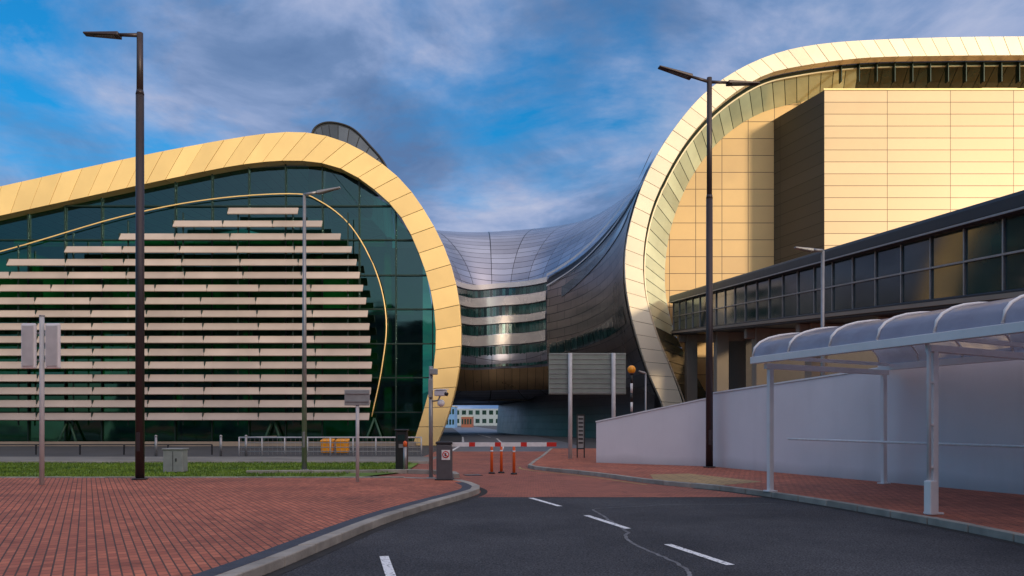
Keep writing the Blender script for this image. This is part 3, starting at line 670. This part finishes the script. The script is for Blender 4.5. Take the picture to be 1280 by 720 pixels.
# ------------------------------------------------------------------ street lamps
def head(name, p, q, w, t, m, parent):
    p, q = Vector(p), Vector(q); d = (q - p).normalized(); s = Vector((-d.y, d.x, 0)).normalized(); u = Vector((0, 0, 1))
    v, f = [], []
    hexa([p - s * w * .5 - u * t, q - s * w * .35 - u * t * .3, q + s * w * .35 - u * t * .3, p + s * w * .5 - u * t,
          p - s * w * .5 + u * t * .5, q - s * w * .35 + u * t * .4, q + s * w * .35 + u * t * .4, p + s * w * .5 + u * t * .5], v, f)
    return mesh(name, v, f, m, parent, bevel=.02)
lensm = mat("lamp_lens", (.12, .12, .12), .2)
def lamp(x, y, z0, H, r0, r1, arms, m, split=None):
    g = empty("street_lamp", (x, y, z0))
    if split:
        tube("pole_lower", [(x, y, z0), (x, y, z0 + split)], [r0, r0 * .9], m, g, 16)
        tube("pole_collar", [(x, y, z0 + split), (x, y, z0 + split + .12)], [r0 * .95, r1 * 1.1], m, g, 16)
        tube("pole_upper", [(x, y, z0 + split + .1), (x, y, H)], [r1 * 1.05, r1], m, g, 16)
    else: tube("pole", [(x, y, z0), (x, y, H)], [r0, r1], m, g, 16)
    tube("base_plate", [(x, y, z0), (x, y, z0 + .04)], [r0 * 1.7, r0 * 1.7], m, g, 16)
    box("access_door", (x, y - r0 * .93, z0 + 1.0), (r0 * .9, .03, .5), m, g, bevel=.008)
    for (dx, dy, dz, h, w) in arms:
        a = Vector((x, y, H + h)); b = a + Vector((dx, dy, dz)); mid = a.lerp(b, .36)
        tube("arm", [a, mid], [.055, .045], m, g, 10)
        head("lamp_head", mid, b, w, .07, m, g)
        head("lamp_lens", mid.lerp(b, .12) - Vector((0, 0, .068)), mid.lerp(b, .7) - Vector((0, 0, .042)), w * .6, .012, lensm, g)
    return g
lamp(-9.86, 21.2, .115, 11.95, .115, .08, [(-1.42, -.1, -.02, -.06, .30)], M['pole'], split=10.2)
lamp(6.6, 26.75, .115, 13.15, .12, .085, [(-1.75, -.3, .36, -.14, .32), (1.72, .2, .02, -.14, .32)], M['pole'], split=9.0)
lamp(-6.8, 26.2, .05, 9.1, .085, .05, [(1.2, -.1, .2, -.02, .2)], M['steel'])
lamp(10.1, 26.0, 0, 7.2, .08, .055, [(-.95, -.1, .08, 0, .2)], M['steel'])

# ------------------------------------------------------------------ signs
g = empty("traffic_sign", (-11.4, 19.4, 0)); x, y = -11.4, 19.4
tube("post", [(x, y, .1), (x, y, 4.2)], .055, M['signgrey'], g); tube("post_cap", [(x, y, 4.2), (x, y, 4.23)], .062, M['steel'], g)
for dx in (-.30, .28):
    box("sign_panel", (x + dx, y - .02, 3.48), (.36, .09, 1.1), M['white'], g, bevel=.04)
    box("sign_panel_rim", (x + dx, y - .075, 3.48), (.27, .02, .98), M['signgrey'], g, bevel=.02)
boxes("brackets", [((x, y + .05, z), (.62, .03, .05)) for z in (3.15, 3.8)], M['steel'], g)
g = empty("traffic_sign", (-3.94, 20.4, 0)); x, y = -3.94, 20.4
tube("post", [(x, y, .1), (x, y, 2.45)], .045, M['signgrey'], g)
box("sign_panel", (x, y - .05, 2.26), (.64, .04, .40), M['cabinet'], g, bevel=.015)
boxes("sign_rails", [((x, y - .078, z), (.60, .02, .03)) for z in (2.16, 2.36)], M['steel'], g)
g = empty("direction_sign", (3.1, 33.4, 0))
box("board", (3.14, 33.4, 3.65), (3.22, .05, 1.72), M['signback'], g, bevel=.01)
boxes("ribs", [((3.14, 33.36, 2.86 + i * .2), (3.18, .03, .025)) for i in range(9)], M['steel'], g)
for x in (2.42, 4.22): tube("post", [(x, 33.25, 0), (x, 33.25, 4.5)], .085, M['signgrey'], g)
g = empty("notice_board", (2.92, 34, 0))
boxes("frame", [((2.77, 34, .95), (.05, .06, 1.9)), ((3.07, 34, .95), (.05, .06, 1.9)), ((2.92, 34, 1.93), (.35, .06, .06)), ((2.92, 34, .5), (.25, .05, .05))], M['black'], g)
box("panel", (2.92, 34, 1.22), (.25, .03, 1.35), M['cabinet'], g)
boxes("notice_text", [((2.92, 33.978, .75 + i * .17), (.19, .01, .07)) for i in range(7)], M['black'], g)
g = empty("crossing_beacon", (5.35, 35.8, 0)); x, y = 5.35, 35.8
for i in range(9): tube("pole_band", [(x, y, i * .42), (x, y, (i + 1) * .42)], .055, M['whitep'] if i % 2 else M['black'], g)
sphere("globe", (x, y, 3.98), .19, M['amber'], g); tube("globe_collar", [(x, y, 3.76), (x, y, 3.84)], .09, M['black'], g)
lamp(6.35, 38, 0, 3.95, .05, .04, [(-.35, -.1, .1, 0, .16)], M['steel'])

# ------------------------------------------------------------------ barrier
g = empty("barrier_gate", (-1.78, 21.1, 0)); x, y = -1.78, 21.1
box("housing", (x, y, .58), (.40, .36, .95), M['dkcab'], g, bevel=.03)
box("housing_top", (x, y, 1.09), (.44, .40, .07), M['dark'], g, bevel=.02)
box("housing_base", (x, y, .12), (.48, .44, .06), M['dark'], g, bevel=.01)
box("notice_plate", (x + .05, y - .19, .78), (.22, .015, .26), M['whitep'], g)
def disc(name, c, r, m, parent, t=.012, seg=24): return tube(name, [(c[0], c[1] + t, c[2]), (c[0], c[1], c[2])], r, m, parent, seg)
disc("no_entry_ring", (x + .05, y - .215, .79), .09, M['red'], g); disc("no_entry_field", (x + .05, y - .223, .79), .066, M['whitep'], g)
boxes("no_entry_figure", [((x + .05, y - .232, .79), (.03, .008, .08)), ((x + .05, y - .232, .77), (.06, .007, .02))], M['black'], g)
v, f = [], []; bs = boxv((0, 0, 0), (.14, .004, .018)); mr_ = Matrix.Rotation(R(45), 3, 'Y'); hexa([Vector((x + .05, y - .239, .79)) + mr_ @ q for q in bs], v, f); mesh("no_entry_slash", v, f, M['red'], g)
bx = x - .02; segs = [(.15, M['whitep'])] + [(.52, M['whitep']), (.16, M['red'])] * 4 + [(.1, M['red'])]
for w, m in segs:
    box("boom_segment", (bx + w / 2, y - .05, 1.05), (w, .045, .11), m, g); bx += w
box("boom_clamp", (x, y - .05, 1.05), (.26, .10, .18), M['dark'], g, bevel=.02)
for (px, py) in [(-.64, 25.2), (-.34, 25.5), (.06, 24.9)]:
    g = empty("delineator_post", (px, py, 0))
    tube("base", [(px, py, .01), (px, py, .06)], [.11, .09], M['black'], g); tube("post", [(px, py, .06), (px, py, .86), (px, py, .9)], [.048, .042, .02], M['orange'], g)
    tube("reflective_band", [(px, py, .70), (px, py, .75)], .047, M['whitep'], g)
g = empty("cctv_camera_pole", (-2.2, 21.7, 0)); x, y = -2.2, 21.7
tube("pole", [(x, y, .1), (x, y, 3.15)], .055, M['steel'], g); tube("pole_flange", [(x, y, .1), (x, y, .14)], .12, M['steel'], g)
box("sensor_box", (x + .08, y - .08, 3.0), (.22, .14, .16), M['cabinet'], g, bevel=.02)
box("camera_body", (x + .28, y - .15, 2.42), (.34, .16, .16), M['white'], g, rz=-.5, rx=.1, bevel=.03)
box("camera_hood", (x + .28, y - .16, 2.515), (.40, .20, .02), M['white'], g, rz=-.5, rx=.1)
tube("camera_lens", [(x + .40, y - .24, 2.40), (x + .47, y - .28, 2.38)], .05, M['black'], g)
tube("camera_arm", [(x, y, 2.2), (x + .2, y - .05, 2.22), (x + .26, y - .12, 2.34)], .022, M['steel'], g)
sphere("dome_camera", (x + .28, y - .06, 2.15), .10, M['white'], g); box("junction_box", (x, y - .08, 2.55), (.12, .1, .5), M['cabinet'], g, bevel=.015)
g = empty("ticket_machine", (-3.65, 26.5, 0))
box("body", (-3.65, 26.5, .68), (.38, .32, 1.3), M['black'], g, bevel=.03); box("screen", (-3.65, 26.33, 1.12), (.24, .02, .2), M['winglass'], g); box("keypad", (-3.65, 26.33, .85), (.16, .02, .12), M['steel'], g)
box("cap", (-3.65, 26.48, 1.37), (.44, .40, .06), M['dark'], g, bevel=.02)
g = empty("bollard", (-3.42, 25.6, 0)); tube("post", [(-3.42, 25.6, 0), (-3.42, 25.6, .85)], .06, M['steel'], g); tube("orange_cap", [(-3.42, 25.6, .85), (-3.42, 25.6, 1.0), (-3.42, 25.6, 1.03)], [.065, .065, .02], M['orange'], g)
g = empty("utility_cabinet", (-10.6, 25.2, 0)); box("body", (-10.6, 25.2, .42), (.62, .4, .70), M['cabinet'], g, bevel=.02); box("lid", (-10.6, 25.2, .79), (.68, .46, .05), M['cabinet'], g, bevel=.015)
boxes("door_seam", [((-10.6, 24.995, .42), (.012, .01, .6)), ((-10.5, 24.99, .45), (.03, .02, .1))], M['dark'], g)
for x in (-13.9, -12.7, -17):
    g = empty("bollard", (x, 38.2, 0)); tube("post", [(x, 38.2, 0), (x, 38.2, .95)], .06, M['steel'], g); sphere("cap", (x, 38.2, .95), .07, M['steel'], g)
g = empty("railing", (-9, 39, 0))
for z in (.88, .62, .40, .2): tube("rail", [(-13.3, 39, z), (-4.4, 39, z)], .035 if z > .8 else .02, M['signgrey'] if z > .8 else M['cabinet'], g, 8)
for i in range(9): tube("stanchion", [(-13.3 + i * 1.11, 39, 0), (-13.3 + i * 1.11, 39, .9)], .035, M['signgrey'], g, 8)
tube("end_rail", [(-13.3, 39, .88), (-12.2, 41.5, .88)], .028, M['steel'], g, 8)
boxes("balusters", [((-13.2 + i * .22, 39, .45), (.012, .012, .85)) for i in range(40)], M['steel'], g)
g = empty("low_railing", (-28, 40, 0))
tube("rail", [(-60, 40, .5), (-15, 40, .5)], .03, M['dark'], g, 8); boxes("posts", [((-15 - i * 2.2, 40, .25), (.06, .06, .5)) for i in range(20)], M['dark'], g)
for x in (-9.35, -8.6):
    g = empty("grit_bin", (x, 40.6, 0)); box("tub", (x, 40.6, .36), (.6, .5, .6), M['amber'], g, bevel=.06); box("lid", (x, 40.58, .70), (.66, .58, .10), M['amber'], g, rx=.15, bevel=.04)
# ------------------------------------------------------------------ distant buildings
def office(name, x0, x1, y, h, c, rows=2, nw=8, dy=10, face=-1, par=True):
    g = empty(name, ((x0 + x1) / 2, y, 0)); m = mat(name + "_wall", c, .8)
    yc = y - face * dy / 2
    box("walls", ((x0 + x1) / 2, yc, h / 2), (x1 - x0, dy, h), m, g)
    if par: box("parapet", ((x0 + x1) / 2, yc, h + .15), (x1 - x0 + .3, dy + .3, .3), M['cabinet'], g)
    w = (x1 - x0) / nw
    boxes("windows", [((x0 + w * (i + .5), y + face * .02, h * (r + .55) / rows), (w * .6, .08, h / rows * .5)) for i in range(nw) for r in range(rows)], M['winglass'], g)
office("office_building", -21, -15.4, 215, 5.6, (.10, .22, .45), 2, 7)
office("brick_building", -14.6, -11.5, 230, 3.0, (.20, .07, .05), 1, 4)
office("warehouse_building", -80, 60, 330, 7, (.22, .27, .34), 2, 50, par=False)
# added block, unseen behind the viewpoint, to keep the low sun off the forecourt
office("unseen_sun_blocker", -70, 120, -32, 20, (.24, .21, .19), 6, 40, dy=25, face=1)

# ------------------------------------------------------------------ light and sky
sun_az = R(146); sun_el = R(9)
to_sun = Vector((math.sin(sun_az) * math.cos(sun_el), math.cos(sun_az) * math.cos(sun_el), math.sin(sun_el)))
sl = bpy.data.lights.new("sun", 'SUN'); sl.energy = 2.8; sl.angle = R(6); sl.color = (1.0, .82, .55)
so = bpy.data.objects.new("sun", sl); scene.collection.objects.link(so); so.rotation_euler = (-to_sun).to_track_quat('-Z', 'Y').to_euler(); so.location = (30, -40, 30)
w = bpy.data.worlds.new("World"); scene.world = w; w.use_nodes = True; nt = w.node_tree; N = nt.nodes; L = nt.links
bg = N["Background"]
sky = N.new("ShaderNodeTexSky"); sky.sky_type = 'NISHITA'; sky.sun_disc = False; sky.sun_elevation = sun_el; sky.sun_rotation = sun_az
sky.air_density = 1.2; sky.dust_density = .6; sky.ozone_density = 2.5
tc = N.new("ShaderNodeTexCoord"); sp = N.new("ShaderNodeSeparateXYZ"); L.new(tc.outputs["Generated"], sp.inputs[0])
def math_(op, a, b=None, c=None):
    n = N.new("ShaderNodeMath"); n.operation = op
    for i, q in enumerate((a, b, c)):
        if q is None: continue
        if isinstance(q, (int, float)): n.inputs[i].default_value = q
        else: L.new(q, n.inputs[i])
    return n.outputs[0]
zz = math_('ADD', math_('MAXIMUM', sp.outputs[2], 0.0), .20)
cx = math_('DIVIDE', sp.outputs[0], zz); cy = math_('DIVIDE', sp.outputs[1], zz)
cv = N.new("ShaderNodeCombineXYZ"); L.new(cx, cv.inputs[0]); L.new(cy, cv.inputs[1])
def noise(scale, det, rough, dist, loc, sc=(1, 1, 1)):
    mp = N.new("ShaderNodeMapping"); mp.inputs["Location"].default_value = loc; mp.inputs["Scale"].default_value = sc; L.new(cv.outputs[0], mp.inputs[0])
    n = N.new("ShaderNodeTexNoise"); n.inputs["Scale"].default_value = scale; n.inputs["Detail"].default_value = det; n.inputs["Roughness"].default_value = rough; n.inputs["Distortion"].default_value = dist
    L.new(mp.outputs[0], n.inputs["Vector"]); return n.outputs["Fac"]
n1 = noise(1.7, 12, .6, .25, (1.3, .4, 0)); n2 = noise(2.3, 12, .58, .45, (4.1, 2.2, 3), (1, .85, 1))
n1b = math_('MULTIPLY_ADD', cx, .085, n1); n1b = math_('MULTIPLY_ADD', cy, .085, n1b)
def ramp(fac, stops):
    r = N.new("ShaderNodeValToRGB"); e = r.color_ramp.elements
    e[0].position, e[0].color = stops[0][0], rgba(stops[0][1]); e[1].position, e[1].color = stops[-1][0], rgba(stops[-1][1])
    for p, c in stops[1:-1]: q = e.new(p); q.color = rgba(c)
    L.new(fac, r.inputs[0]); return r.outputs[0]
cover = ramp(n1b, [(.44, (0, 0, 0)), (.66, (1, 1, 1))])
ccol = ramp(n2, [(.34, (.105, .195, .39)), (.45, (.155, .255, .47)), (.53, (.245, .345, .58)), (.60, (.35, .43, .65)), (.74, (.56, .59, .74))])
def mixc(f_, a, b):
    m = N.new("ShaderNodeMix"); m.data_type = 'RGBA'
    L.new(f_, m.inputs[0])
    for i, q in ((6, a), (7, b)): L.new(q, m.inputs[i])
    return m.outputs[2]
skyc = N.new("ShaderNodeVectorMath"); skyc.operation = 'MULTIPLY'; skyc.inputs[1].default_value = (.012, .115, .19)
L.new(sky.outputs[0], skyc.inputs[0])
col = mixc(cover, skyc.outputs[0], ccol)
dt = N.new("ShaderNodeVectorMath"); dt.operation = 'DOT_PRODUCT'; L.new(tc.outputs["Generated"], dt.inputs[0]); dt.inputs[1].default_value = to_sun
gl = math_('POWER', math_('MAXIMUM', dt.outputs["Value"], 0.0), 2.5)
glow = N.new("ShaderNodeVectorMath"); glow.operation = 'SCALE'; glow.inputs[0].default_value = (1.6, 1.05, .6); L.new(gl, glow.inputs["Scale"])
zb = math_('POWER', math_('MAXIMUM', sp.outputs[2], 0.0), 2.2)
top = N.new("ShaderNodeVectorMath"); top.operation = 'SCALE'; top.inputs[0].default_value = (.72, .66, .64); L.new(zb, top.inputs["Scale"])
back = N.new("ShaderNodeMapRange"); back.inputs[1].default_value = .75; back.inputs[2].default_value = .1; L.new(sp.outputs[1], back.inputs[0])
top2 = N.new("ShaderNodeVectorMath"); top2.operation = 'SCALE'; L.new(top.outputs[0], top2.inputs[0]); L.new(back.outputs[0], top2.inputs["Scale"])
add = N.new("ShaderNodeVectorMath"); add.operation = 'ADD'; L.new(col, add.inputs[0]); L.new(glow.outputs[0], add.inputs[1])
add2 = N.new("ShaderNodeVectorMath"); add2.operation = 'ADD'; L.new(add.outputs[0], add2.inputs[0]); L.new(top2.outputs[0], add2.inputs[1])
L.new(add2.outputs[0], bg.inputs[0]); bg.inputs[1].default_value = 1.0

# ------------------------------------------------------------------ camera
cam = bpy.data.cameras.new("camera"); co = bpy.data.objects.new("camera", cam); scene.collection.objects.link(co)
co.location = (0, 0, 1.65); co.rotation_euler = (R(90), 0, 0); cam.lens = 28.125; cam.sensor_width = 36; cam.shift_y = .1305; cam.clip_end = 3000
scene.camera = co
scene.view_settings.view_transform = 'Standard'; scene.view_settings.look = 'None'; scene.view_settings.exposure = 0
